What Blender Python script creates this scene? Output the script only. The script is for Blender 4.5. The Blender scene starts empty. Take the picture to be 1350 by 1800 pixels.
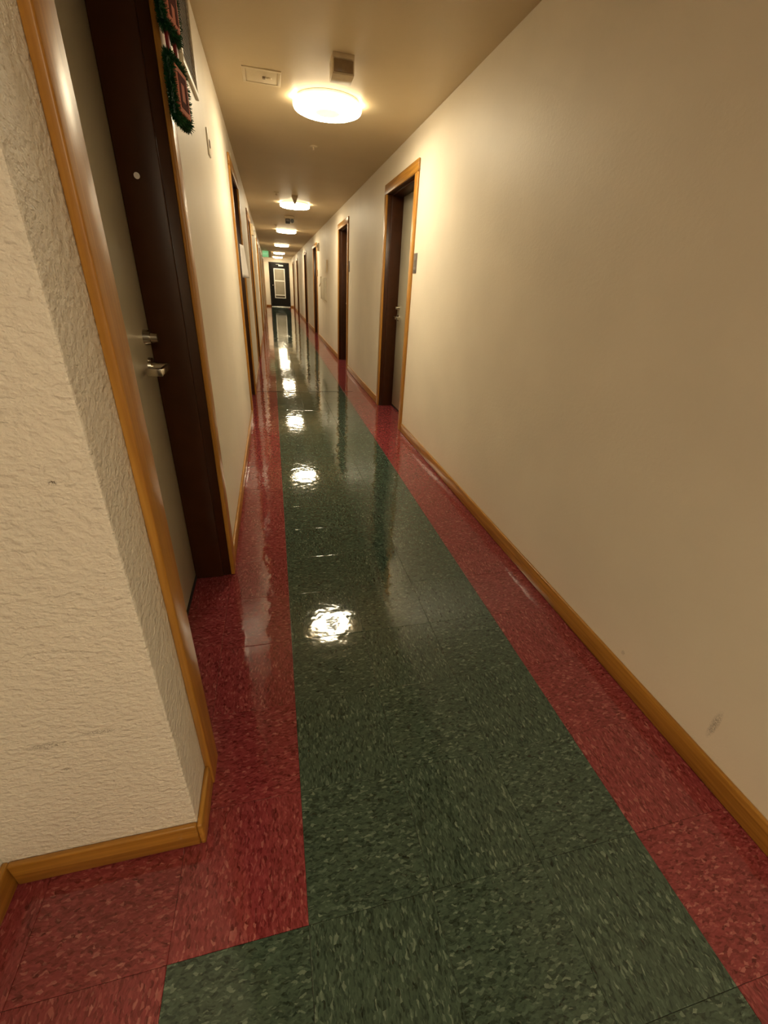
import bpy, bmesh, math, random
from mathutils import Vector, Matrix, Euler

random.seed(7)
scene = bpy.context.scene
COL = scene.collection

# ------------------------------------------------------------------ camera, light, exposure
CAM_H = 1.325
cam_data = bpy.data.cameras.new('camera')
cam_data.sensor_fit = 'VERTICAL'
cam_data.sensor_height = 36.0
cam_data.lens = 742.8 / 1800.0 * 36.0
cam_data.clip_start = 0.02
cam_data.clip_end = 200
cam = bpy.data.objects.new('camera', cam_data)
COL.objects.link(cam)
_R = Matrix(((0.97180547, 0.06370904, -0.22701383),
             (-0.23002669, 0.46763668, -0.85346567),
             (0.05178651, 0.88162185, 0.46910667)))
cam.matrix_world = Matrix.Translation((0, 0, CAM_H)) @ _R.to_4x4()
scene.camera = cam

world = bpy.data.worlds.new('world')
scene.world = world
world.use_nodes = True
world.node_tree.nodes['Background'].inputs[0].default_value = (1.0, 0.8, 0.55, 1)
world.node_tree.nodes['Background'].inputs[1].default_value = 0.0

LAMP_STRENGTH = 63.0
LAMP_COLOR = (1.0, 0.85, 0.57, 1)
scene.view_settings.view_transform = 'Standard'
scene.view_settings.look = 'None'
scene.view_settings.exposure = 0.0
scene.view_settings.gamma = 1.0
scene.view_settings.use_curve_mapping = False

# ------------------------------------------------------------------ dimensions (metres)
XR = 1.237          # right wall face
XL = -0.286         # left wall face
XP = -0.272         # pillar face on the corridor side
YP = 0.668          # pillar face towards the camera
XN = -0.70          # nook wall on the left of the camera
HC = 2.470          # ceiling
YE = 28.0           # far end wall
XLOB = -3.3         # far side of the lobby beside the camera
YS = 0.15           # where the nook wall ends and the lobby opens
YB = -2.6           # wall behind the camera
TH = 0.22           # wall thickness
BBH, BBT = 0.088, 0.014
TILE = 0.3048
TX0, TY0 = -0.008, 0.432

# ------------------------------------------------------------------ helpers
def link(o, parent=None):
    COL.objects.link(o)
    if parent is not None:
        o.parent = parent
    return o

def add_box(bm, x0, x1, y0, y1, z0, z1, bevel=0.0, seg=1):
    r = bmesh.ops.create_cube(bm, size=1.0)
    vs = r['verts']
    for v in vs:
        v.co = Vector((x0 + (v.co.x + .5) * (x1 - x0), y0 + (v.co.y + .5) * (y1 - y0), z0 + (v.co.z + .5) * (z1 - z0)))
    if bevel > 0:
        es = list({e for v in vs for e in v.link_edges})
        bmesh.ops.bevel(bm, geom=es, offset=bevel, segments=seg, affect='EDGES', profile=0.5)

def add_cyl(bm, p0, p1, r0, r1=None, n=24, caps=True):
    if r1 is None:
        r1 = r0
    p0, p1 = Vector(p0), Vector(p1)
    d = p1 - p0
    q = d.to_track_quat('Z', 'Y').to_matrix().to_4x4()
    m = Matrix.Translation((p0 + p1) / 2) @ q
    bmesh.ops.create_cone(bm, cap_ends=caps, cap_tris=False, segments=n, radius1=r0, radius2=r1, depth=d.length, matrix=m)

def add_lathe(bm, prof, c=(0, 0, 0), n=48, close_last=True):
    rings = []
    for (r, z) in prof:
        if r < 1e-6:
            rings.append([bm.verts.new((c[0], c[1], c[2] + z))])
        else:
            rings.append([bm.verts.new((c[0] + r * math.cos(2 * math.pi * i / n), c[1] + r * math.sin(2 * math.pi * i / n), c[2] + z)) for i in range(n)])
    for a, b in zip(rings[:-1], rings[1:]):
        for i in range(n):
            j = (i + 1) % n
            if len(a) == 1 and len(b) == 1:
                continue
            if len(a) == 1:
                bm.faces.new((a[0], b[i], b[j]))
            elif len(b) == 1:
                bm.faces.new((a[i], b[0], a[j]))
            else:
                bm.faces.new((a[i], b[i], b[j], a[j]))

def mesh_of(name, bm, mat, smooth=False):
    bmesh.ops.recalc_face_normals(bm, faces=bm.faces[:])
    me = bpy.data.meshes.new(name)
    bm.to_mesh(me)
    bm.free()
    me.materials.append(mat)
    if smooth:
        for p in me.polygons:
            p.use_smooth = True
    return me

def obj(name, bm, mat, parent=None, smooth=False, origin=None):
    """one mesh object; with origin the vertices are taken as world coordinates and the object sits at origin"""
    if origin is not None:
        for v in bm.verts:
            v.co -= Vector(origin)
    me = mesh_of(name, bm, mat, smooth)
    o = bpy.data.objects.new(name, me)
    if origin is not None:
        o.location = origin
    link(o, parent)
    return o

def boxo(name, b, mat, parent=None, bevel=0.0, seg=1):
    """box given in the parent's coordinates, with its own origin at its centre"""
    x0, x1, y0, y1, z0, z1 = b
    c = ((x0 + x1) / 2, (y0 + y1) / 2, (z0 + z1) / 2)
    bm = bmesh.new()
    add_box(bm, x0, x1, y0, y1, z0, z1, bevel, seg)
    return obj(name, bm, mat, parent, origin=c)

def empty(name, loc, rz=0.0):
    o = bpy.data.objects.new(name, None)
    o.empty_display_size = 0.1
    o.location = loc
    o.rotation_euler = (0, 0, rz)
    link(o)
    return o

def structure(o):
    o['kind'] = 'structure'
    return o

def tag(o, label, cat, group=None):
    o['label'] = label
    o['category'] = cat
    if group:
        o['group'] = group
    return o

def smooth_by_angle(o, ang=40):
    for p in o.data.polygons:
        p.use_smooth = True
    try:
        o.data.set_sharp_from_angle(angle=math.radians(ang))
    except Exception:
        pass

# ------------------------------------------------------------------ materials
def new_mat(name):
    m = bpy.data.materials.new(name)
    m.use_nodes = True
    nt = m.node_tree
    return m, nt, nt.nodes['Principled BSDF']

def N(nt, kind, **kw):
    n = nt.nodes.new(kind)
    for k, v in kw.items():
        setattr(n, k, v)
    return n

def ramp(nt, fac, stops, interp='LINEAR'):
    r = N(nt, 'ShaderNodeValToRGB')
    r.color_ramp.interpolation = interp
    els = r.color_ramp.elements
    while len(els) < len(stops):
        els.new(0.5)
    for e, (p, c) in zip(els, stops):
        e.position = p
        e.color = (c[0], c[1], c[2], 1)
    nt.links.new(fac, r.inputs[0])
    return r.outputs[0]

def plain(name, col, rough=0.5, metal=0.0, spec=0.5, noise=0.08, nscale=30.0):
    m, nt, b = new_mat(name)
    tc = N(nt, 'ShaderNodeTexCoord')
    nz = N(nt, 'ShaderNodeTexNoise')
    nz.inputs['Scale'].default_value = nscale
    nz.inputs['Detail'].default_value = 3
    nt.links.new(tc.outputs['Object'], nz.inputs['Vector'])
    lo = tuple(c * (1 - noise) for c in col)
    hi = tuple(min(1, c * (1 + noise)) for c in col)
    nt.links.new(ramp(nt, nz.outputs['Fac'], [(0.3, lo), (0.7, hi)]), b.inputs['Base Color'])
    b.inputs['Roughness'].default_value = rough
    b.inputs['Metallic'].default_value = metal
    b.inputs['Specular IOR Level'].default_value = spec
    return m

def plaster(name, col, rough, coarse, fine, smudge=0.0, scale=1.0, marks=()):
    """painted drywall: roller stipple as relief, faint blotches and scuffs as colour"""
    m, nt, b = new_mat(name)
    tc = N(nt, 'ShaderNodeTexCoord')
    n1 = N(nt, 'ShaderNodeTexNoise')
    n1.inputs['Scale'].default_value = 95 * scale
    n1.inputs['Detail'].default_value = 4
    n1.inputs['Distortion'].default_value = 0.15
    n2 = N(nt, 'ShaderNodeTexNoise')
    n2.inputs['Scale'].default_value = 420
    n2.inputs['Detail'].default_value = 2
    n3 = N(nt, 'ShaderNodeTexNoise')
    n3.inputs['Scale'].default_value = 1.7
    n3.inputs['Detail'].default_value = 4
    mp = N(nt, 'ShaderNodeMapping')
    mp.inputs['Scale'].default_value = (1, 1, 1.4)
    nt.links.new(tc.outputs['Object'], mp.inputs['Vector'])
    nt.links.new(mp.outputs[0], n1.inputs['Vector'])
    for n in (n2, n3):
        nt.links.new(tc.outputs['Object'], n.inputs['Vector'])
    lo = tuple(c * 0.94 for c in col)
    hi = tuple(c * 1.03 for c in col)
    basec = ramp(nt, n3.outputs['Fac'], [(0.3, lo), (0.7, hi)])
    if smudge > 0:
        n4 = N(nt, 'ShaderNodeTexNoise')
        n4.inputs['Scale'].default_value = 9
        n4.inputs['Detail'].default_value = 6
        n4.inputs['Roughness'].default_value = 0.7
        nt.links.new(tc.outputs['Object'], n4.inputs['Vector'])
        msk = ramp(nt, n4.outputs['Fac'], [(0.64, (0, 0, 0)), (0.80, (1, 1, 1))])
        mul = N(nt, 'ShaderNodeMath', operation='MULTIPLY')
        mul.inputs[1].default_value = smudge
        nt.links.new(msk, mul.inputs[0])
        mx = N(nt, 'ShaderNodeMix', data_type='RGBA')
        nt.links.new(mul.outputs[0], mx.inputs[0])
        nt.links.new(basec, mx.inputs[6])
        mx.inputs[7].default_value = (col[0] * .45, col[1] * .4, col[2] * .36, 1)
        basec = mx.outputs[2]
    for (c, r, st) in marks:           # scuffs and stains, each at its own spot on the wall
        sb = N(nt, 'ShaderNodeVectorMath', operation='SUBTRACT')
        sb.inputs[1].default_value = c
        nt.links.new(tc.outputs['Object'], sb.inputs[0])
        dv = N(nt, 'ShaderNodeVectorMath', operation='DIVIDE')
        dv.inputs[1].default_value = r
        nt.links.new(sb.outputs[0], dv.inputs[0])
        ln = N(nt, 'ShaderNodeVectorMath', operation='LENGTH')
        nt.links.new(dv.outputs[0], ln.inputs[0])
        msk = ramp(nt, ln.outputs['Value'], [(0.4, (1, 1, 1)), (1.0, (0, 0, 0))])
        gm = ramp(nt, n2.outputs['Fac'], [(0.4, (0, 0, 0)), (0.6, (1, 1, 1))])
        m1 = N(nt, 'ShaderNodeMath', operation='MULTIPLY')
        nt.links.new(msk, m1.inputs[0])
        nt.links.new(gm, m1.inputs[1])
        m2 = N(nt, 'ShaderNodeMath', operation='MULTIPLY')
        m2.inputs[1].default_value = st
        nt.links.new(m1.outputs[0], m2.inputs[0])
        mx = N(nt, 'ShaderNodeMix', data_type='RGBA')
        nt.links.new(m2.outputs[0], mx.inputs[0])
        nt.links.new(basec, mx.inputs[6])
        mx.inputs[7].default_value = (0.12, 0.10, 0.08, 1)
        basec = mx.outputs[2]
    nt.links.new(basec, b.inputs['Base Color'])
    b.inputs['Roughness'].default_value = rough
    b.inputs['Specular IOR Level'].default_value = 0.32
    b1 = N(nt, 'ShaderNodeBump')
    b1.inputs['Strength'].default_value = 1.0
    b1.inputs['Distance'].default_value = coarse
    rr = ramp(nt, n1.outputs['Fac'], [(0.34, (0, 0, 0)), (0.70, (1, 1, 1))])
    nt.links.new(rr, b1.inputs['Height'])
    b2 = N(nt, 'ShaderNodeBump')
    b2.inputs['Strength'].default_value = 1.0
    b2.inputs['Distance'].default_value = fine
    nt.links.new(n2.outputs['Fac'], b2.inputs['Height'])
    nt.links.new(b1.outputs['Normal'], b2.inputs['Normal'])
    nt.links.new(b2.outputs['Normal'], b.inputs['Normal'])
    return m

def wood(name, axis, lo, hi, rough=0.28):
    m, nt, b = new_mat(name)
    tc = N(nt, 'ShaderNodeTexCoord')
    oi = N(nt, 'ShaderNodeObjectInfo')
    add = N(nt, 'ShaderNodeVectorMath', operation='ADD')
    sc = N(nt, 'ShaderNodeVectorMath', operation='SCALE')
    cmb = N(nt, 'ShaderNodeCombineXYZ')
    for i in range(3):
        nt.links.new(oi.outputs['Random'], cmb.inputs[i])
    nt.links.new(cmb.outputs[0], sc.inputs[0])
    sc.inputs['Scale'].default_value = 37.0
    nt.links.new(tc.outputs['Object'], add.inputs[0])
    nt.links.new(sc.outputs[0], add.inputs[1])
    mp = N(nt, 'ShaderNodeMapping')
    s = [60.0, 60.0, 60.0]
    s['xyz'.index(axis)] = 2.2
    mp.inputs['Scale'].default_value = s
    nt.links.new(add.outputs[0], mp.inputs['Vector'])
    nz = N(nt, 'ShaderNodeTexNoise')
    nz.inputs['Scale'].default_value = 1.0
    nz.inputs['Detail'].default_value = 5
    nz.inputs['Distortion'].default_value = 0.8
    nt.links.new(mp.outputs[0], nz.inputs['Vector'])
    nt.links.new(ramp(nt, nz.outputs['Fac'], [(0.28, lo), (0.72, hi)]), b.inputs['Base Color'])
    b.inputs['Roughness'].default_value = rough
    bp = N(nt, 'ShaderNodeBump')
    bp.inputs['Distance'].default_value = 0.0002
    nt.links.new(nz.outputs['Fac'], bp.inputs['Height'])
    nt.links.new(bp.outputs['Normal'], b.inputs['Normal'])
    return m

def vct(name, stops, rough=0.05):
    """waxed vinyl composition tile: elongated chips, direction follows the tile's own axes"""
    m, nt, b = new_mat(name)
    tc = N(nt, 'ShaderNodeTexCoord')
    oi = N(nt, 'ShaderNodeObjectInfo')
    cmb = N(nt, 'ShaderNodeCombineXYZ')
    nt.links.new(oi.outputs['Random'], cmb.inputs[0])
    mul = N(nt, 'ShaderNodeMath', operation='MULTIPLY')
    mul.inputs[1].default_value = 3.7
    nt.links.new(oi.outputs['Random'], mul.inputs[0])
    nt.links.new(mul.outputs[0], cmb.inputs[1])
    sc = N(nt, 'ShaderNodeVectorMath', operation='SCALE')
    sc.inputs['Scale'].default_value = 19.0
    nt.links.new(cmb.outputs[0], sc.inputs[0])
    add = N(nt, 'ShaderNodeVectorMath', operation='ADD')
    nt.links.new(tc.outputs['Object'], add.inputs[0])
    nt.links.new(sc.outputs[0], add.inputs[1])
    # wobble
    wn = N(nt, 'ShaderNodeTexNoise')
    wn.inputs['Scale'].default_value = 60
    nt.links.new(add.outputs[0], wn.inputs['Vector'])
    wsub = N(nt, 'ShaderNodeVectorMath', operation='SCALE')
    wsub.inputs['Scale'].default_value = 0.012
    nt.links.new(wn.outputs['Color'], wsub.inputs[0])
    add2 = N(nt, 'ShaderNodeVectorMath', operation='ADD')
    nt.links.new(add.outputs[0], add2.inputs[0])
    nt.links.new(wsub.outputs[0], add2.inputs[1])
    mp = N(nt, 'ShaderNodeMapping')
    mp.inputs['Scale'].default_value = (210, 80, 1)
    nt.links.new(add2.outputs[0], mp.inputs['Vector'])
    vo = N(nt, 'ShaderNodeTexVoronoi')
    vo.voronoi_dimensions = '2D'
    vo.inputs['Scale'].default_value = 1.0
    nt.links.new(mp.outputs[0], vo.inputs['Vector'])
    sep = N(nt, 'ShaderNodeSeparateColor')
    nt.links.new(vo.outputs['Color'], sep.inputs[0])
    mp2 = N(nt, 'ShaderNodeMapping')
    mp2.inputs['Scale'].default_value = (360, 150, 1)
    nt.links.new(add2.outputs[0], mp2.inputs['Vector'])
    vo2 = N(nt, 'ShaderNodeTexVoronoi')
    vo2.voronoi_dimensions = '2D'
    vo2.inputs['Scale'].default_value = 1.0
    nt.links.new(mp2.outputs[0], vo2.inputs['Vector'])
    sep2 = N(nt, 'ShaderNodeSeparateColor')
    nt.links.new(vo2.outputs['Color'], sep2.inputs[0])
    c1 = ramp(nt, sep.outputs[0], stops)
    c2 = ramp(nt, sep2.outputs[1], stops)
    mx = N(nt, 'ShaderNodeMix', data_type='RGBA')
    mx.inputs[0].default_value = 0.4
    nt.links.new(c1, mx.inputs[6])
    nt.links.new(c2, mx.inputs[7])
    nt.links.new(mx.outputs[2], b.inputs['Base Color'])
    b.inputs['Roughness'].default_value = rough
    b.inputs['Specular IOR Level'].default_value = 0.62
    # wax ripple: world position so that neighbouring tiles carry one coat of wax
    geo = N(nt, 'ShaderNodeNewGeometry')
    r1 = N(nt, 'ShaderNodeTexNoise')
    r1.inputs['Scale'].default_value = 15
    r1.inputs['Detail'].default_value = 2
    nt.links.new(geo.outputs['Position'], r1.inputs['Vector'])
    r2 = N(nt, 'ShaderNodeTexNoise')
    r2.inputs['Scale'].default_value = 190
    r2.inputs['Detail'].default_value = 1
    nt.links.new(geo.outputs['Position'], r2.inputs['Vector'])
    b1 = N(nt, 'ShaderNodeBump')
    b1.inputs['Distance'].default_value = 0.0010
    nt.links.new(r1.outputs['Fac'], b1.inputs['Height'])
    b2 = N(nt, 'ShaderNodeBump')
    b2.inputs['Distance'].default_value = 0.000022
    nt.links.new(r2.outputs['Fac'], b2.inputs['Height'])
    nt.links.new(b1.outputs['Normal'], b2.inputs['Normal'])
    nt.links.new(b2.outputs['Normal'], b.inputs['Normal'])
    return m

def emitter(name, col, strength):
    m, nt, b = new_mat(name)
    b.inputs['Base Color'].default_value = (0.9, 0.88, 0.82, 1)
    b.inputs['Roughness'].default_value = 0.4
    b.inputs['Emission Color'].default_value = col
    b.inputs['Emission Strength'].default_value = strength
    return m

M = {}
M['wall'] = plaster('cream_wall_paint', (0.85, 0.775, 0.655), 0.5, 0.00035, 0.0001, 0.05, 0.6)
M['pillar'] = plaster('stippled_plaster', (0.83, 0.785, 0.72), 0.5, 0.0027, 0.0004, 0.15, 0.75,
                      marks=[((-0.333, 0.668, 1.044), (0.007, 0.1, 0.006), 1.0), ((-0.50, 0.668, 0.468), (0.05, 0.1, 0.012), 0.55), ((-0.40, 0.668, 0.484), (0.05, 0.1, 0.007), 0.6), ((-0.487, 0.668, 0.384), (0.012, 0.1, 0.006), 0.6)])
M['wallscuff'] = plaster('cream_wall_paint_scuffed', (0.85, 0.775, 0.655), 0.5, 0.00035, 0.0001, 0.05, 0.6,
                         marks=[((1.237, 0.568, 0.195), (0.1, 0.013, 0.065), 0.6), ((1.237, 0.93, 0.125), (0.1, 0.010, 0.012), 0.5)])
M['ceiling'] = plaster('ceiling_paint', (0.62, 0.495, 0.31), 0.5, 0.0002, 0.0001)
OAK_LO, OAK_HI = (0.36, 0.150, 0.021), (0.56, 0.275, 0.048)
M['oak_z'] = wood('honey_oak_upright', 'z', OAK_LO, OAK_HI, 0.34)
M['oak_y'] = wood('honey_oak_lengthwise', 'y', tuple(c * .72 for c in OAK_LO), tuple(c * .92 for c in OAK_HI), 0.3)
M['oak_x'] = wood('honey_oak_crosswise', 'x', tuple(c * .72 for c in OAK_LO), tuple(c * .92 for c in OAK_HI), 0.3)
M['jamb'] = plain('dark_brown_enamel', (0.046, 0.015, 0.005), 0.35, spec=0.28, noise=0.15, nscale=12)
M['leaf'] = plain('greige_door_paint', (0.58, 0.54, 0.42), 0.4, noise=0.04, nscale=4)
M['black'] = plain('black_door_paint', (0.006, 0.005, 0.004), 0.4, spec=0.25)
M['rubber'] = plain('black_rubber', (0.01, 0.01, 0.01), 0.6)
M['steel'] = plain('satin_steel', (0.62, 0.58, 0.5), 0.22, 1.0, noise=0.05)
M['alu'] = plain('worn_aluminium', (0.75, 0.74, 0.70), 0.35, 1.0)
M['white'] = plain('white_enamel', (0.80, 0.78, 0.72), 0.4, noise=0.03)
M['panelwhite'] = plain('painted_panel', (0.76, 0.70, 0.57), 0.4, noise=0.03)
M['ceilpanel'] = plain('ceiling_panel_paint', (0.66, 0.55, 0.37), 0.45, noise=0.03)
M['tan'] = plain('tan_plastic', (0.58, 0.47, 0.31), 0.45)
M['lens'] = plain('smoked_lens', (0.24, 0.165, 0.09), 0.2)
M['darkgrey'] = plain('dark_grey_plastic', (0.03, 0.025, 0.02), 0.4)
M['plaque'] = plain('grey_plaque', (0.16, 0.14, 0.13), 0.45)
M['plaquetext'] = plain('pale_lettering', (0.24, 0.21, 0.20), 0.5)
M['grille'] = plain('grille_steel', (0.42, 0.34, 0.27), 0.45)
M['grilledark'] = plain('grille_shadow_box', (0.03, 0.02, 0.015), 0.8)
M['paper'] = plain('white_paper', (0.80, 0.76, 0.74), 0.7, noise=0.02)
M['ribbon'] = plain('dark_red_ribbon', (0.22, 0.01, 0.015), 0.5)
M['pink'] = plain('salmon_card', (0.62, 0.22, 0.15), 0.8, spec=0.2)
M['letter'] = plain('maroon_letter', (0.09, 0.018, 0.012), 0.9, spec=0.1)
M['needle'] = plain('green_tinsel', (0.008, 0.075, 0.022), 0.35, noise=0.5, nscale=60)
M['glassgrey'] = plain('dark_window_glass', (0.10, 0.085, 0.06), 0.12)
M['frost'] = plain('grey_window_film', (0.30, 0.27, 0.21), 0.25, noise=0.1, nscale=3)
M['brass'] = plain('brass', (0.6, 0.42, 0.16), 0.3, 1.0)
M['lamp'] = emitter('lit_opal_diffuser', LAMP_COLOR, LAMP_STRENGTH)
M['lamprim'] = emitter('lit_opal_rim', LAMP_COLOR, LAMP_STRENGTH * 0.15)
M['lampcentre'] = emitter('lit_opal_diffuser_centre', (1.0, 0.95, 0.82, 1), 0.85)
M['exitgreen'] = emitter('lit_green_sign', (0.12, 0.8, 0.3, 1), 0.5)
M['exitlit'] = emitter('lit_pale_sign', (0.6, 0.9, 0.5, 1), 0.6)

GREEN = [(0.0, (0.010, 0.017, 0.013)), (0.14, (0.018, 0.031, 0.024)), (0.28, (0.040, 0.067, 0.050)),
         (0.76, (0.050, 0.084, 0.062)), (0.92, (0.074, 0.116, 0.088)), (1.0, (0.20, 0.26, 0.20))]
RED = [(0.0, (0.070, 0.009, 0.010)), (0.14, (0.125, 0.018, 0.022)), (0.30, (0.195, 0.031, 0.037)),
       (0.76, (0.235, 0.041, 0.048)), (0.92, (0.295, 0.063, 0.069)), (1.0, (0.43, 0.16, 0.145))]
M['green'] = vct('green_waxed_tile', GREEN)
M['red'] = vct('red_waxed_tile', RED)
M['screed'] = plain('dark_tile_adhesive', (0.03, 0.02, 0.015), 0.8)

# ------------------------------------------------------------------ doors: where the openings are
# (near edge, far edge) of the clear openings along the corridor
CASW = 0.083
RIGHT = [(4.226, 5.228), (7.83, 8.84), (13.03, 14.06), (16.74, 17.75), (21.95, 22.96), (25.85, 26.86)]
LEFT = [(0.893, 1.862), (4.80, 5.81), (7.98, 9.0), (13.1, 14.1), (16.9, 17.9), (21.2, 22.2), (25.1, 26.1)]
DH = 2.172          # clear height
JT = 0.02           # jamb board

# ------------------------------------------------------------------ room shell
bm = bmesh.new()
add_box(bm, XLOB - TH, XR + TH, YB - TH, YE + TH, -0.12, -0.0035)
floor = structure(obj('floor', bm, M['screed']))
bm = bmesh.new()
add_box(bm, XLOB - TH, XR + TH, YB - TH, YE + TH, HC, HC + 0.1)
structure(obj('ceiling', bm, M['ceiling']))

def wall_run(name, x0, x1, ya, yb, openings, mat):
    bm = bmesh.new()
    y = ya
    for (a, b) in openings:
        add_box(bm, x0, x1, y, a - JT, -0.0035, HC)
        add_box(bm, x0, x1, a - JT, b + JT, DH + JT, HC)
        y = b + JT
    add_box(bm, x0, x1, y, yb, -0.0035, HC)
    return structure(obj(name, bm, mat))

wall_run('wall_right', XR, XR + TH, YB, YE, RIGHT, M['wallscuff'])
wall_run('wall_left', XL - TH, XL, LEFT[0][1] + JT, YE, LEFT[1:], M['wall'])
bm = bmesh.new()
add_box(bm, XN, XP, YP, LEFT[0][0] - JT, -0.0035, HC, 0.004, 2)
structure(obj('wall_pillar', bm, M['pillar']))
bm = bmesh.new()
add_box(bm, XP - TH, XP, LEFT[0][0] - JT, LEFT[0][1] + JT, DH + JT, HC)
structure(obj('wall_over_door', bm, M['wall']))
bm = bmesh.new()
add_box(bm, XN - TH, XN, YS, LEFT[0][0] - JT, -0.0035, HC)
structure(obj('wall_nook', bm, M['pillar']))
bm = bmesh.new()
add_box(bm, XLOB, XN - TH, YS, YS + TH, -0.0035, HC)
structure(obj('wall_lobby_side', bm, M['wall']))
bm = bmesh.new()
add_box(bm, XLOB - TH, XLOB, YB - TH, YS + TH, -0.0035, HC)
structure(obj('wall_lobby', bm, M['wall']))
bm = bmesh.new()
add_box(bm, XL - TH, XR + TH, YE, YE + TH, -0.0035, HC)
structure(obj('wall_end', bm, M['wall']))
bm = bmesh.new()
add_box(bm, XLOB, XR + TH, YB - TH, YB, -0.0035, HC)
structure(obj('wall_back', bm, M['wall']))

# ------------------------------------------------------------------ floor tiles
mesh_cache = {}
def tile_mesh(colour, w, d):
    k = (colour, round(w, 4), round(d, 4))
    if k not in mesh_cache:
        bm = bmesh.new()
        g = 0.0004
        b = 0.0018
        dz = 0.0003
        t = 0.0032
        xs, ys = w / 2 - g, d / 2 - g
        low = [bm.verts.new((sx * xs, sy * ys, -t)) for sx, sy in ((-1, -1), (1, -1), (1, 1), (-1, 1))]
        mid = [bm.verts.new((sx * xs, sy * ys, -dz)) for sx, sy in ((-1, -1), (1, -1), (1, 1), (-1, 1))]
        top = [bm.verts.new((sx * (xs - b), sy * (ys - b), 0)) for sx, sy in ((-1, -1), (1, -1), (1, 1), (-1, 1))]
        bm.faces.new(top)
        for i in range(4):
            j = (i + 1) % 4
            bm.faces.new((low[i], low[j], mid[j], mid[i]))
            bm.faces.new((mid[i], mid[j], top[j], top[i]))
        mesh_cache[k] = mesh_of('floor_tile', bm, M[colour])
    return mesh_cache[k]

TILT = 0.0020
def put_tile(colour, x0, x1, y0, y1, along_x):
    w, d = x1 - x0, y1 - y0
    me = tile_mesh(colour, d, w) if along_x else tile_mesh(colour, w, d)
    o = bpy.data.objects.new('floor_tile', me)
    o.location = ((x0 + x1) / 2, (y0 + y1) / 2, 0.0)
    o.rotation_euler = (random.gauss(0, TILT), random.gauss(0, TILT), math.pi / 2 if along_x else 0.0)
    link(o, floor)

def colour_of(c, r):
    if c in (0, 1, 2):
        return 'green'
    if c == -1 and r < 0:
        return 'green'
    return 'red'

far = {'red': bmesh.new(), 'green': bmesh.new()}
def far_tile(colour, x0, x1, y0, y1):
    bm = far[colour]
    g, b = 0.0004, 0.0007
    cxx, cyy = (x0 + x1) / 2, (y0 + y1) / 2
    tx, ty = random.gauss(0, TILT), random.gauss(0, TILT)
    f = lambda x, y, z: bm.verts.new((x, y, z + (x - cxx) * ty + (y - cyy) * tx))
    top = [f(x, y, 0) for x, y in ((x0 + g + b, y0 + g + b), (x1 - g - b, y0 + g + b), (x1 - g - b, y1 - g - b), (x0 + g + b, y1 - g - b))]
    low = [f(x, y, -0.003) for x, y in ((x0 + g, y0 + g), (x1 - g, y0 + g), (x1 - g, y1 - g), (x0 + g, y1 - g))]
    bm.faces.new(top)
    for i in range(4):
        j = (i + 1) % 4
        bm.faces.new((low[i], low[j], top[j], top[i]))

NEAR_ROWS = 44
r = -10
while TY0 + r * TILE < YE:
    y0, y1 = TY0 + r * TILE, min(TY0 + (r + 1) * TILE, YE)
    y0 = max(y0, YB)
    if y1 - y0 < 0.02:
        r += 1
        continue
    for c in range(-11, 4):
        x0, x1 = TX0 + c * TILE, TX0 + (c + 1) * TILE
        yy1 = y1
        if c <= -2:
            if y0 > YP:
                continue
            yy1 = min(y1, YP)
            x0 = max(x0, XN if y0 > 0 else XLOB)
            if x1 - x0 < 0.02:
                continue
        if c == -1 and y0 > 0.6:
            x0 = XL
        if c == 3:
            x1 = XR
        colr = colour_of(c, r)
        along_x = (c + r) % 2 == 0
        if -2 <= r < NEAR_ROWS and c > -4:
            put_tile(colr, x0, x1, y0, yy1, along_x)
        else:
            far_tile(colr, x0, x1, y0, yy1)
    r += 1
for side, doors in ((1, RIGHT), (-1, LEFT)):
    for i, (a, b) in enumerate(doors):
        xw = XR if side > 0 else (XL if i else XL)
        xs = (xw, xw + TH) if side > 0 else (xw - TH, xw)
        m = (a + b) / 2
        if a < 9:
            nseg = 4
            for k in range(nseg):
                put_tile('red', xs[0], xs[1], a + (b - a) * k / nseg, a + (b - a) * (k + 1) / nseg, k % 2 == 0)
        else:
            far_tile('red', xs[0], xs[1], a, m)
            far_tile('red', xs[0], xs[1], m, b)
for colr, bm in far.items():
    o = obj('distant_%s_tiles' % colr, bm, M[colr], floor)
    o['kind'] = 'stuff'

# dark movement joint across the corridor
bm = bmesh.new()
add_box(bm, XL + BBT, XR - 0.2, 5.995, 6.008, -0.002, 0.0012)
obj('movement_joint', bm, M['screed'], floor)

# ------------------------------------------------------------------ baseboards
def baseboard(name, runs, axis):
    e = structure(empty(name, ((runs[0][0] + runs[0][1]) / 2, runs[0][2], 0)))
    off = Vector(e.location)
    for (x0, x1, y0, y1) in runs:
        bm = bmesh.new()
        add_box(bm, x0, x1, y0, y1, 0.001, BBH, 0.0045, 2)
        c = Vector(((x0 + x1) / 2, (y0 + y1) / 2, BBH / 2))
        o = obj('board', bm, M['oak_' + axis], None, origin=c)
        o.parent = e
        o.location = c - off
        smooth_by_angle(o, 50)
    return e

def gaps(doors, ya, yb):
    out, y = [], ya
    for a, b in doors:
        out.append((y, a - CASW))
        y = b + CASW
    out.append((y, yb))
    return out

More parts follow.
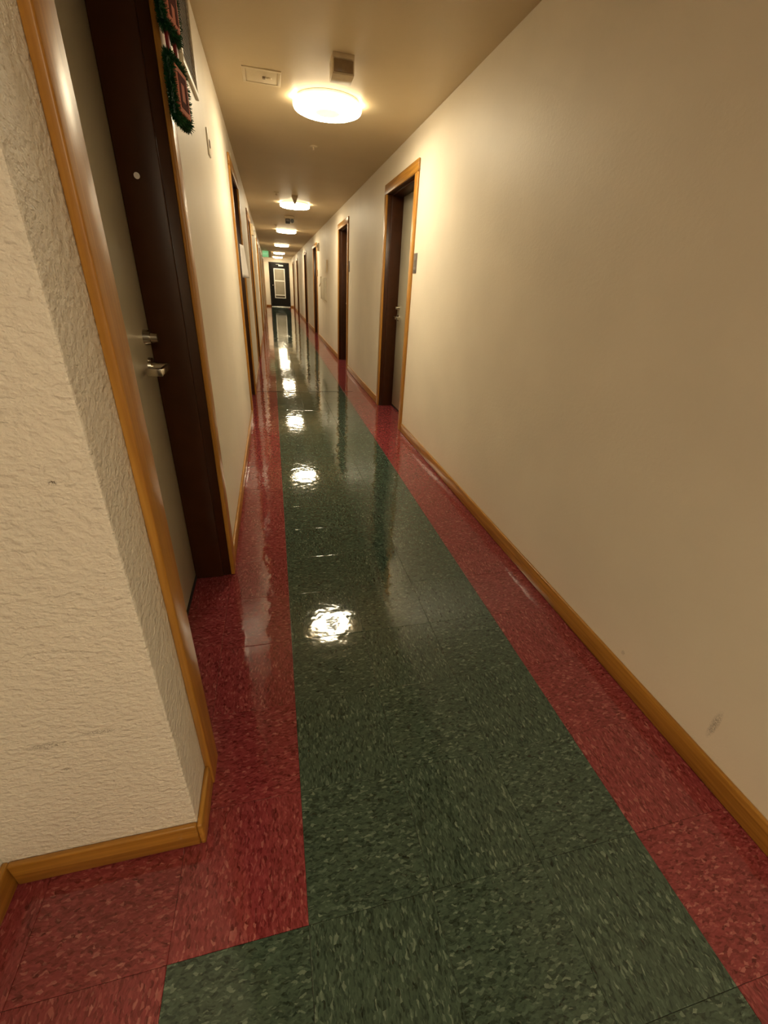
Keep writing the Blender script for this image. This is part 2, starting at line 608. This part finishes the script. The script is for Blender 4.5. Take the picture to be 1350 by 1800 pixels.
baseboard('baseboard_right', [(XR - BBT, XR, a, b) for a, b in gaps(RIGHT, YB, YE - BBT)], 'y')
baseboard('baseboard_left', [(XL, XL + BBT, a, b) for a, b in gaps(LEFT[1:], LEFT[0][1] + CASW, YE - BBT)], 'y')
baseboard('baseboard_pillar_side', [(XP, XP + BBT, YP - BBT, LEFT[0][0] - CASW)], 'y')
baseboard('baseboard_pillar_front', [(XN + BBT, XP, YP - BBT, YP)], 'x')
baseboard('baseboard_nook', [(XN, XN + BBT, YS, YP)], 'y')
FD0, FD1 = 0.03, 1.03         # far door opening
baseboard('baseboard_end', [(XL + BBT, FD0 - 0.05, YE - BBT, YE), (FD1 + 0.05, XR - BBT, YE - BBT, YE)], 'x')

# ------------------------------------------------------------------ apartment doors
def apartment_door(n, side, a, b, xw_near, xw_far, leaf_x, detail=True):
    """side +1: right wall. Local coordinates = world, the root sits on the floor at the wall face."""
    xw = (xw_near + xw_far) / 2
    root = structure(empty('door_%d' % n, (xw, (a + b) / 2, 0)))
    off = Vector(root.location)
    def put(name, bx, mat, parent=None, bevel=0.003, seg=2, base=None):
        x0, x1, y0, y1, z0, z1 = bx
        if x0 > x1:
            x0, x1 = x1, x0
        c = Vector(((x0 + x1) / 2, (y0 + y1) / 2, (z0 + z1) / 2))
        bm = bmesh.new()
        add_box(bm, x0, x1, y0, y1, z0, z1, bevel, seg)
        o = obj(name, bm, mat, None, origin=c)
        o.parent = parent or root
        o.location = c - (base if base is not None else off)
        if bevel > 0:
            smooth_by_angle(o, 50)
        o['world_c'] = (c.x, c.y, c.z)
        return o
    s = side
    ct = 0.018
    # casings stand on the wall face, proud by ct
    def cas(xw_, y0, y1, z0, z1, mat):
        return put('door_casing', (xw_ - s * ct, xw_, y0, y1, z0, z1), mat, bevel=0.0035)
    cas(xw_near, a - CASW, a + 0.004, 0.001, DH - 0.004, M['oak_z'])
    cas(xw_far, b - 0.004, b + CASW, 0.001, DH - 0.004, M['oak_z'])
    xm = xw_near if s * xw_near < s * xw_far else xw_far
    put('door_casing', (xm - s * ct, xm, a - CASW, b + CASW, DH - 0.004, DH + CASW), M['oak_y'], bevel=0.005)
    # dark frame: two uprights and a head, each with a broad stop
    jx1 = leaf_x + s * 0.05
    put('jamb', (xw_near, jx1, a - JT + 0.001, a, 0.001, DH), M['jamb'], bevel=0.0015, seg=1)
    put('jamb', (xw_far, jx1, b, b + JT - 0.001, 0.001, DH), M['jamb'], bevel=0.0015, seg=1)
    put('jamb', (xm, jx1, a - JT + 0.001, b + JT - 0.001, DH, DH + JT - 0.001), M['jamb'], bevel=0.0015, seg=1)
    sx = xw + s * 0.042
    st = 0.014
    put('jamb_stop', (sx, leaf_x, a, a + st, 0.001, DH), M['jamb'], bevel=0.004)
    put('jamb_stop', (sx, leaf_x, b - st, b, 0.001, DH), M['jamb'], bevel=0.004)
    put('jamb_stop', (sx, leaf_x, a + st, b - st, DH - st, DH), M['jamb'], bevel=0.004)
    leaf = put('door_leaf', (leaf_x, leaf_x + s * 0.044, a + 0.003, b - 0.003, 0.014, DH - 0.003), M['leaf'], bevel=0.002, seg=1)
    lc = Vector(leaf['world_c'])
    put('door_sweep', (leaf_x - s * 0.004, leaf_x + s * 0.004, a + st, b - st, 0.002, 0.024), M['rubber'], leaf, 0.0, base=lc)
    if detail:
        yh = b - 0.082
        def cyl_part(name, pts, mat):
            bm = bmesh.new()
            for (p0, p1, r0, r1) in pts:
                add_cyl(bm, p0, p1, r0, r1, 28)
            o = obj(name, bm, mat, None, origin=lc)
            o.parent = leaf
            o.location = (0, 0, 0)
            smooth_by_angle(o, 35)
            return o
        L = leaf_x
        cyl_part('deadbolt', [((L, yh, 1.122), (L - s * 0.022, yh, 1.122), 0.027, 0.024), ((L - s * 0.022, yh, 1.122), (L - s * 0.044, yh, 1.122), 0.018, 0.016)], M['steel'])
        cyl_part('lever_rose', [((L, yh, 1.022), (L - s * 0.010, yh, 1.022), 0.033, 0.031)], M['steel'])
        # lever: neck, arm along the door, return towards the leaf
        bm = bmesh.new()
        add_cyl(bm, (L - s * 0.010, yh, 1.022), (L - s * 0.062, yh, 1.022), 0.015, 0.015, 20)
        add_box(bm, min(L - s * 0.066, L - s * 0.052), max(L - s * 0.066, L - s * 0.052), yh - 0.105, yh + 0.012, 1.011, 1.033, 0.004, 2)
        add_box(bm, min(L - s * 0.064, L - s * 0.010), max(L - s * 0.064, L - s * 0.010), yh - 0.112, yh - 0.092, 1.007, 1.033, 0.004, 2)
        o = obj('lever_handle', bm, M['steel'], None, origin=lc)
        o.parent = leaf
        o.location = (0, 0, 0)
        smooth_by_angle(o, 35)
        cyl_part('peephole', [((L, (a + b) / 2, 1.50), (L - s * 0.006, (a + b) / 2, 1.50), 0.008, 0.006)], M['brass'])
    for o in root.children_recursive:
        if 'world_c' in o:
            del o['world_c']
    return root, leaf

num = 1
door_root = {}
for i, (a, b) in enumerate(LEFT):
    xn = XP if i == 0 else XL
    door_root[('L', i)] = apartment_door(num, -1, a, b, xn, XL, -0.45, detail=(i < 3))
    num += 1
for i, (a, b) in enumerate(RIGHT):
    door_root[('R', i)] = apartment_door(num, 1, a, b, XR, XR, 1.405, detail=(i < 3))
    num += 1

# small pale nail plug on the nearest door's far jamb stop
r0 = door_root[('L', 0)][0]
bm = bmesh.new()
pc = Vector((-0.395, LEFT[0][1] - 0.014, 1.60))
add_cyl(bm, pc, pc + Vector((0, -0.0012, 0)), 0.009, 0.009, 20)
o = obj('round_sticker', bm, M['paper'], None, origin=pc)
o.parent = r0
o.location = pc - Vector(r0.location)

# ------------------------------------------------------------------ far exit door
root = structure(empty('door_%d' % num, ((FD0 + FD1) / 2, YE, 0)))
off = Vector(root.location)
def fput(name, bx, mat, parent=None, bevel=0.002, base=None):
    x0, x1, y0, y1, z0, z1 = bx
    c = Vector(((x0 + x1) / 2, (y0 + y1) / 2, (z0 + z1) / 2))
    bm = bmesh.new()
    add_box(bm, x0, x1, y0, y1, z0, z1, bevel, 1)
    o = obj(name, bm, mat, None, origin=c)
    o.parent = parent or root
    o.location = c - (base if base is not None else off)
    return o, c
FT = 2.235
fput('jamb', (FD0 - 0.05, FD0 + 0.01, YE - 0.03, YE, 0.001, FT), M['black'])
fput('jamb', (FD1 - 0.01, FD1 + 0.05, YE - 0.03, YE, 0.001, FT), M['black'])
fput('jamb', (FD0 + 0.01, FD1 - 0.01, YE - 0.03, YE, FT - 0.06, FT), M['black'])
leaf, lc = fput('door_leaf', (FD0 + 0.012, FD1 - 0.012, YE - 0.024, YE, 0.014, FT - 0.062), M['black'])
yf = YE - 0.024
fput('window_frame', (0.22, 0.265, yf - 0.014, yf, 0.45, 1.94), M['white'], leaf, base=lc)
fput('window_frame', (0.785, 0.83, yf - 0.014, yf, 0.45, 1.94), M['white'], leaf, base=lc)
fput('window_frame', (0.265, 0.785, yf - 0.014, yf, 1.90, 1.94), M['white'], leaf, base=lc)
fput('window_frame', (0.265, 0.785, yf - 0.014, yf, 0.45, 0.485), M['white'], leaf, base=lc)
fput('window_rail', (0.265, 0.785, yf - 0.016, yf, 1.30, 1.36), M['white'], leaf, base=lc)
fput('window_rail', (0.265, 0.785, yf - 0.016, yf, 0.585, 0.635), M['white'], leaf, base=lc)
fput('window_pane', (0.265, 0.785, yf - 0.006, yf, 1.36, 1.90), M['frost'], leaf, base=lc)
fput('window_pane', (0.265, 0.785, yf - 0.006, yf, 0.635, 1.30), M['frost'], leaf, base=lc)
fput('window_pane', (0.265, 0.785, yf - 0.006, yf, 0.485, 0.585), M['glassgrey'], leaf, base=lc)
fput('door_closer', (0.50, 0.76, yf - 0.07, yf, 2.05, 2.12), M['alu'], leaf, base=lc)
fput('closer_arm', (0.36, 0.56, yf - 0.09, yf - 0.075, 2.125, 2.14), M['alu'], leaf, base=lc)
bm = bmesh.new()
add_cyl(bm, (0.145, yf, 1.10), (0.145, yf - 0.05, 1.10), 0.014, 0.014, 16)
add_cyl(bm, (0.145, yf - 0.045, 1.10), (0.145, yf - 0.075, 1.10), 0.030, 0.026, 20)
o = obj('door_knob', bm, M['steel'], None, origin=lc); o.parent = leaf; o.location = (0, 0, 0)
fput('threshold', (FD0 - 0.02, FD1 + 0.02, YE - 0.16, YE, 0.0005, 0.022), M['alu'], bevel=0.008)
far_door_no = num

# ------------------------------------------------------------------ ceiling lights
LX = 0.478
LIGHT_Y = [4.02, 8.68, 12.95, 18.0, 23.1, 27.15]
LIGHT_LABEL = ['large round ceiling light nearest the camera, beside the tan box', 'second round ceiling light along the corridor, behind a hanging box',
               'third round ceiling light along the corridor, beyond the dark camera', 'fourth round ceiling light along the corridor',
               'fifth round ceiling light along the corridor, near the green exit sign', 'farthest round ceiling light, just before the black end door']
def ceiling_light(y, label, x=LX):
    e = tag(empty('ceiling_light', (x, y, HC)), label, 'ceiling light', 'round corridor ceiling lights')
    bm = bmesh.new()
    add_lathe(bm, [(0.0, 0.0), (0.224, 0.0), (0.228, -0.003), (0.228, -0.017), (0.222, -0.020), (0.0, -0.020)], n=56)
    o = obj('base_pan', bm, M['white'], e, True); smooth_by_angle(o, 40)
    bm = bmesh.new()
    add_lathe(bm, [(0.216, -0.0205), (0.238, -0.022), (0.243, -0.027), (0.243, -0.042), (0.236, -0.054)], n=40)
    obj('diffuser_rim', bm, M['lamprim'], e, True)
    bm = bmesh.new()
    add_lathe(bm, [(0.236, -0.054), (0.216, -0.062), (0.160, -0.0655), (0.085, -0.067)], n=40)
    obj('diffuser', bm, M['lamp'], e, True)
    for sx in (-1, 1):      # light leaking out where the pan is clipped on
        bm = bmesh.new()
        add_box(bm, min(sx * 0.222, sx * 0.234), max(sx * 0.222, sx * 0.234), -0.045, 0.045, -0.0195, -0.003)
        obj('side_slot', bm, M['lamp'], e)
    bm = bmesh.new()
    add_lathe(bm, [(0.085, -0.067), (0.05, -0.0675), (0.0, -0.068)], n=40)
    obj('diffuser_centre', bm, M['lampcentre'], e, True)
    return e
for y, lb in zip(LIGHT_Y, LIGHT_LABEL):
    ceiling_light(y, lb)
ceiling_light(-1.45, 'round ceiling light above and behind the camera')
ceiling_light(-1.6, 'added round ceiling light in the unseen lobby left of the camera', -2.4)  # unseen fixture, added to brighten the pillar and near right wall

# ------------------------------------------------------------------ things on the ceiling
def part(root, name, bx, mat, bevel=0.003, parent=None):
    """box part in coordinates local to the root"""
    x0, x1, y0, y1, z0, z1 = bx
    bm = bmesh.new()
    add_box(bm, x0, x1, y0, y1, z0, z1, bevel, 2)
    o = obj(name, bm, mat, parent or root)
    if bevel:
        smooth_by_angle(o, 50)
    return o

e = tag(empty('emergency_light_box', (0.482, 3.345, HC)), 'square tan box on the ceiling right before the nearest round light', 'light box')
part(e, 'housing', (-0.062, 0.062, -0.066, 0.075, -0.088, 0), M['tan'], 0.003)
part(e, 'lens', (-0.055, 0.055, -0.072, -0.064, -0.080, -0.026), M['lens'], 0.003)
part(e, 'top_band', (-0.062, 0.062, -0.071, -0.064, -0.022, 0), M['tan'], 0.002)

e = tag(empty('emergency_light_box', (0.438, 7.95, HC), math.radians(45)), 'small tan pointed box hanging in front of the second ceiling light', 'light box')
bm = bmesh.new()
add_lathe(bm, [(0.0, 0.0), (0.062, 0.0), (0.062, -0.022), (0.020, -0.095), (0.0, -0.095)], n=4)
obj('housing', bm, M['tan'], e)
bm = bmesh.new()
add_lathe(bm, [(0.020, -0.0952), (0.016, -0.103), (0.0, -0.103)], n=4)
obj('lens', bm, M['lens'], e)

e = tag(empty('access_panel', (0.03, 3.775, HC)), 'painted square access panel with a latch in the ceiling left of the nearest light', 'access panel')
for bx in ((-0.118, 0.118, -0.118, -0.098, -0.006, 0), (-0.118, 0.118, 0.098, 0.118, -0.006, 0),
           (-0.118, -0.098, -0.098, 0.098, -0.006, 0), (0.098, 0.118, -0.098, 0.098, -0.006, 0)):
    part(e, 'panel_frame', bx, M['ceilpanel'], 0.002)
part(e, 'panel_door', (-0.094, 0.094, -0.094, 0.094, -0.004, 0), M['ceilpanel'], 0.001)
bm = bmesh.new()
add_cyl(bm, (0.045, 0.0, -0.004), (0.045, 0.0, -0.011), 0.016, 0.014, 20)
obj('latch_dial', bm, M['ceilpanel'], e)
part(e, 'latch_slot', (0.004, 0.022, -0.014, 0.010, -0.012, -0.004), M['lens'], 0.001)

def sprinkler(x, y, label):
    e = tag(empty('sprinkler_head', (x, y, HC)), label, 'sprinkler', 'ceiling sprinkler heads')
    bm = bmesh.new(); add_lathe(bm, [(0, 0), (0.038, 0), (0.036, -0.005), (0.018, -0.009), (0, -0.009)], n=24)
    obj('escutcheon', bm, M['ceilpanel'], e, True)
    bm = bmesh.new(); add_cyl(bm, (0, 0, -0.009), (0, 0, -0.030), 0.009, 0.006, 16)
    obj('nozzle', bm, M['tan'], e)
    bm = bmesh.new(); add_cyl(bm, (0, 0, -0.030), (0, 0, -0.033), 0.014, 0.014, 16)
    obj('deflector', bm, M['tan'], e)
sprinkler(0.481, 5.2, 'small sprinkler head on the ceiling between the first two lights')
sprinkler(0.17, 7.85, 'small pale sprinkler head on the ceiling left of the second light')
sprinkler(0.21, 12.0, 'tiny sprinkler head at the left rim of the third light')

e = tag(empty('security_camera', (0.45, 10.3, HC)), 'dark camera unit on a tan base hanging from the ceiling before the third light', 'camera')
part(e, 'mount_plate', (-0.095, 0.095, -0.06, 0.06, -0.055, 0), M['tan'], 0.012)
part(e, 'camera_body', (-0.080, 0.008, -0.085, 0.06, -0.130, -0.055), M['darkgrey'], 0.01)
part(e, 'face_plate', (-0.068, -0.006, -0.09, -0.083, -0.098, -0.064), M['plaque'], 0.003)
bm = bmesh.new()
add_cyl(bm, (0.050, -0.06, -0.085), (0.050, 0.03, -0.080), 0.034, 0.034, 24)
o = obj('lens_barrel', bm, M['darkgrey'], e); smooth_by_angle(o)
part(e, 'bracket', (0.0, 0.03, -0.05, 0.0, -0.12, -0.055), M['white'], 0.003)

# exit sign
def text_mesh(name, s, size, mat, parent, loc, rot, depth=0.002):
    cu = bpy.data.curves.new(name + '_curve', 'FONT')
    cu.body = s
    cu.size = size
    cu.extrude = depth
    cu.align_x = 'CENTER'
    cu.align_y = 'CENTER'
    tmp = bpy.data.objects.new(name + '_tmp', cu)
    COL.objects.link(tmp)
    dg = bpy.context.evaluated_depsgraph_get()
    me = bpy.data.meshes.new_from_object(tmp.evaluated_get(dg))
    bpy.data.objects.remove(tmp)
    bpy.data.curves.remove(cu)
    me.name = name
    me.materials.clear()
    me.materials.append(mat)
    o = bpy.data.objects.new(name, me)
    o.location = loc
    o.rotation_euler = rot
    link(o, parent)
    return o

e = tag(empty('exit_sign', (-0.07, 22.0, HC)), 'lit green exit sign hanging from the ceiling near the end door', 'exit sign')
part(e, 'housing', (-0.185, 0.185, -0.03, 0.03, -0.265, -0.02), M['panelwhite'], 0.006)
part(e, 'hanger', (-0.03, 0.03, -0.02, 0.02, -0.022, 0), M['white'], 0.002)
part(e, 'sign_face', (-0.178, 0.075, -0.034, -0.028, -0.258, -0.028), M['exitgreen'], 0.002)
text_mesh('lettering', 'EXIT', 0.10, M['exitlit'], e, (-0.052, -0.036, -0.143), (math.pi / 2, 0, 0))

# ------------------------------------------------------------------ things on the right wall
def plaque(y, z, label, hgt=0.150):
    e = tag(empty('door_number_plaque', (XR, y, z)), label, 'plaque', 'door number plaques')
    part(e, 'plate', (-0.006, 0, -0.042, 0.042, -hgt / 2, hgt / 2), M['plaque'], 0.002)
    part(e, 'raised_strip', (-0.008, -0.005, -0.030, 0.030, hgt * .12, hgt * .34), M['plaquetext'], 0.0005)
    part(e, 'raised_strip', (-0.008, -0.005, -0.030, 0.030, -hgt * .34, -hgt * .2), M['plaquetext'], 0.0005)
plaque(4.083, 1.522, 'grey door number plaque beside the nearest right-hand door')
plaque(7.685, 1.585, 'grey door number plaque beside the second right-hand door')
plaque(12.87, 1.56, 'tiny dark plaque beside the third right-hand door')

e = tag(empty('alarm_strobe', (XR, 12.42, 2.12)), 'small cream alarm strobe high on the right wall before the third door', 'alarm strobe')
part(e, 'back_box', (-0.045, 0, -0.055, 0.055, -0.085, 0.085), M['panelwhite'], 0.005)
part(e, 'strobe_lens', (-0.070, -0.044, -0.035, 0.035, -0.010, 0.050), M['tan'], 0.006)
part(e, 'sounder_grille', (-0.050, -0.044, -0.040, 0.040, -0.070, -0.025), M['tan'], 0.002)

e = tag(empty('valve_cabinet', (XR, 11.3, 1.24)), 'cream wall cabinet on the right wall between the second and third doors', 'cabinet')
part(e, 'cabinet_body', (-0.030, 0, -0.40, 0.42, -0.25, 0.21), M['panelwhite'], 0.006)
part(e, 'cabinet_door', (-0.042, -0.028, -0.385, 0.405, -0.235, 0.195), M['panelwhite'], 0.004)
part(e, 'hinge_strip', (-0.050, -0.030, 0.395, 0.43, -0.24, 0.235), M['tan'], 0.003)
bm = bmesh.new()
add_cyl(bm, (-0.035, -0.28, -0.245), (-0.035, -0.70, -0.275), 0.008, 0.006, 10)
obj('lower_rod', bm, M['tan'], e)  # thin tan rod sloping down past the cabinet's near edge
bm = bmesh.new()
add_cyl(bm, (-0.045, 0.42, 0.10), (-0.045, 0.80, 0.02), 0.008, 0.008, 10)
obj('side_rod', bm, M['tan'], e)  # thin tan rod sloping down beyond the cabinet's far edge
e = tag(empty('upper_wall_panel', (XR, 10.78, 1.66)), 'narrow cream panel on the right wall above the wall cabinet', 'wall panel')
part(e, 'panel_plate', (-0.028, 0, -0.17, 0.17, -0.11, 0.13), M['panelwhite'], 0.005)
part(e, 'panel_edge', (-0.034, -0.002, -0.185, -0.165, -0.10, 0.12), M['tan'], 0.002)

# ------------------------------------------------------------------ things on the left wall
VY0, VY1, VZ0, VZ1 = 2.40, 2.83, 2.058, 2.42
e = tag(empty('vent_grille', (XL, (VY0 + VY1) / 2, VZ0)), 'louvred metal vent grille high on the left wall behind the green garland', 'vent')
w = (VY1 - VY0) / 2
h = VZ1 - VZ0
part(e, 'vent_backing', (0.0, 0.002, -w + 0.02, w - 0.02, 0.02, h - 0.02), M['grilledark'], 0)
part(e, 'vent_frame', (0, 0.014, -w, w, 0, 0.026), M['panelwhite'], 0.003)
part(e, 'vent_frame', (0, 0.014, -w, w, h - 0.026, h), M['panelwhite'], 0.003)
part(e, 'vent_frame', (0, 0.014, -w, -w + 0.026, 0.026, h - 0.026), M['panelwhite'], 0.003)
part(e, 'vent_frame', (0, 0.014, w - 0.026, w, 0.026, h - 0.026), M['panelwhite'], 0.003)
bm = bmesh.new()
add_box(bm, -0.001, 0.001, -w + 0.027, w - 0.027, -0.0050, 0.0050)
bmesh.ops.rotate(bm, verts=bm.verts[:], cent=(0, 0, 0), matrix=Matrix.Rotation(math.radians(-14), 3, 'Y'))
slat_me = mesh_of('vent_slat', bm, M['grille'])
ns = 16
for k in range(ns):
    o = bpy.data.objects.new('vent_slat', slat_me)
    o.location = (0.0075, 0, 0.034 + (h - 0.068) * k / (ns - 1))
    link(o, e)

e = tag(empty('wall_sensor', (XL, 3.16, 1.975)), 'small cream sensor plate on the left wall beyond the vent grille', 'sensor plate')
part(e, 'plate', (0, 0.008, -0.042, 0.042, -0.058, 0.058), M['panelwhite'], 0.002)
part(e, 'sensor_window', (0.006, 0.011, -0.004, 0.030, -0.018, 0.016), M['lens'], 0.001)

e = tag(empty('alarm_strobe', (XL, 9.35, 2.11)), 'cream alarm strobe high on the left wall past the third left door', 'alarm strobe')
part(e, 'back_box', (0, 0.05, -0.06, 0.06, -0.085, 0.085), M['tan'], 0.005)
part(e, 'strobe_lens', (0.048, 0.072, -0.035, 0.035, -0.02, 0.05), M['white'], 0.005)

# paper flag by the second left door
bm = bmesh.new()
nu, nv = 8, 8
grid = []
for iv in range(nv + 1):
    v = iv / nv            # 0 bottom, 1 top
    row = []
    for iu in range(nu + 1):
        u = iu / nu
        ex, ey = -0.197 * (1 - v) + -0.226 * v, 5.02
        x = -0.2525 + (ex + 0.2525) * (u ** 1.25)
        y = 4.812 + (ey - 4.812) * u + 0.012 * math.sin(math.pi * u)
        row.append(bm.verts.new((x, y, 1.335 + 0.275 * v)))
    grid.append(row)
for iv in range(nv):
    for iu in range(nu):
        bm.faces.new((grid[iv][iu], grid[iv][iu + 1], grid[iv + 1][iu + 1], grid[iv + 1][iu]))
o = obj('paper_notice', bm, M['paper'], None, True, origin=(-0.25, 4.83, 1.335))
md = o.modifiers.new('thickness', 'SOLIDIFY'); md.thickness = 0.0012
tag(o, 'white paper notice curling out from the second left door frame', 'paper notice')

# ------------------------------------------------------------------ hanging letter garland on the nearest door's far casing
G = tag(empty('letter_garland', (XL + 0.031, 1.875, 1.65), math.radians(-8)), 'green tinsel garland with salmon letter cards hanging beside the nearest left door', 'garland')
def letter_block(zc, ch):
    hw, hh = 0.052, 0.054
    bm = bmesh.new()
    add_box(bm, 0.004, 0.031, -hw, hw, zc - hh, zc + hh, 0.002, 1)
    card = obj('letter_card', bm, M['pink'], G)
    # block letter: H has two posts and a bar, O a rectangular ring with thick top and bottom
    bars = {'O': [(-0.036, 0.036, 0.022, 0.040), (-0.036, 0.036, -0.040, -0.022), (-0.036, -0.018, -0.022, 0.022), (0.018, 0.036, -0.022, 0.022)],
            'H': [(-0.038, -0.017, -0.042, 0.042), (0.017, 0.038, -0.042, 0.042), (-0.017, 0.017, -0.010, 0.010)]}[ch]
    bm = bmesh.new()
    for (a, b, c, d) in bars:
        add_box(bm, 0.0305, 0.0322, a, b, zc + c, zc + d)
    obj('letter', bm, M['letter'], card)
    # tinsel: thousands of short needles on a core that runs round the card
    bm = bmesh.new()
    rnd = random.Random(ord(ch))
    gw, gh = hw + 0.010, hh + 0.010
    path = [(-gw, -gh), (gw, -gh), (gw, gh), (-gw, gh)]
    for k in range(4):
        (ya, za), (yb, zb) = path[k], path[(k + 1) % 4]
        add_cyl(bm, (0.014, ya, zc + za), (0.014, yb, zc + zb), 0.009, 0.009, 8)
        for q in range(1500):
            t = rnd.random()
            y = ya + (yb - ya) * t
            z = za + (zb - za) * t
            d = Vector((rnd.gauss(0, 1), rnd.gauss(0, 1), rnd.gauss(0, 1)))
            outw = Vector((0, y, z)).normalized()
            d = (d + outw * 0.5).normalized()
            ln = rnd.uniform(0.009, 0.021)
            c0 = Vector((0.014, y, zc + z)) + d * 0.004
            c1 = c0 + d * ln
            c1.x = min(max(c1.x, 0.002), 0.036)
            if abs(c1.y) < hw - 0.004 and abs(c1.z - zc) < hh - 0.004:
                c1.x = min(c1.x, 0.026)
            side = d.cross(Vector((rnd.random() - .5, rnd.random() - .5, rnd.random() - .5))).normalized() * 0.0013
            vs = [bm.verts.new(c0 - side), bm.verts.new(c0 + side), bm.verts.new(c1 + side * .5), bm.verts.new(c1 - side * .5)]
            bm.faces.new(vs)
    me = bpy.data.meshes.new('tinsel')
    bm.to_mesh(me); bm.free()
    me.materials.append(M['needle'])
    o = bpy.data.objects.new('tinsel', me)
    link(o, card)
    o['kind'] = 'stuff'
letter_block(0.172, 'O')
letter_block(0.372, 'H')
for yy in (-0.035, 0.035):
    part(G, 'ribbon', (0.010, 0.019, yy - 0.009, yy + 0.009, 0.232, 0.312), M['ribbon'], 0.0008)
    part(G, 'ribbon', (0.010, 0.019, yy - 0.009, yy + 0.009, 0.432, 0.56), M['ribbon'], 0.0008)
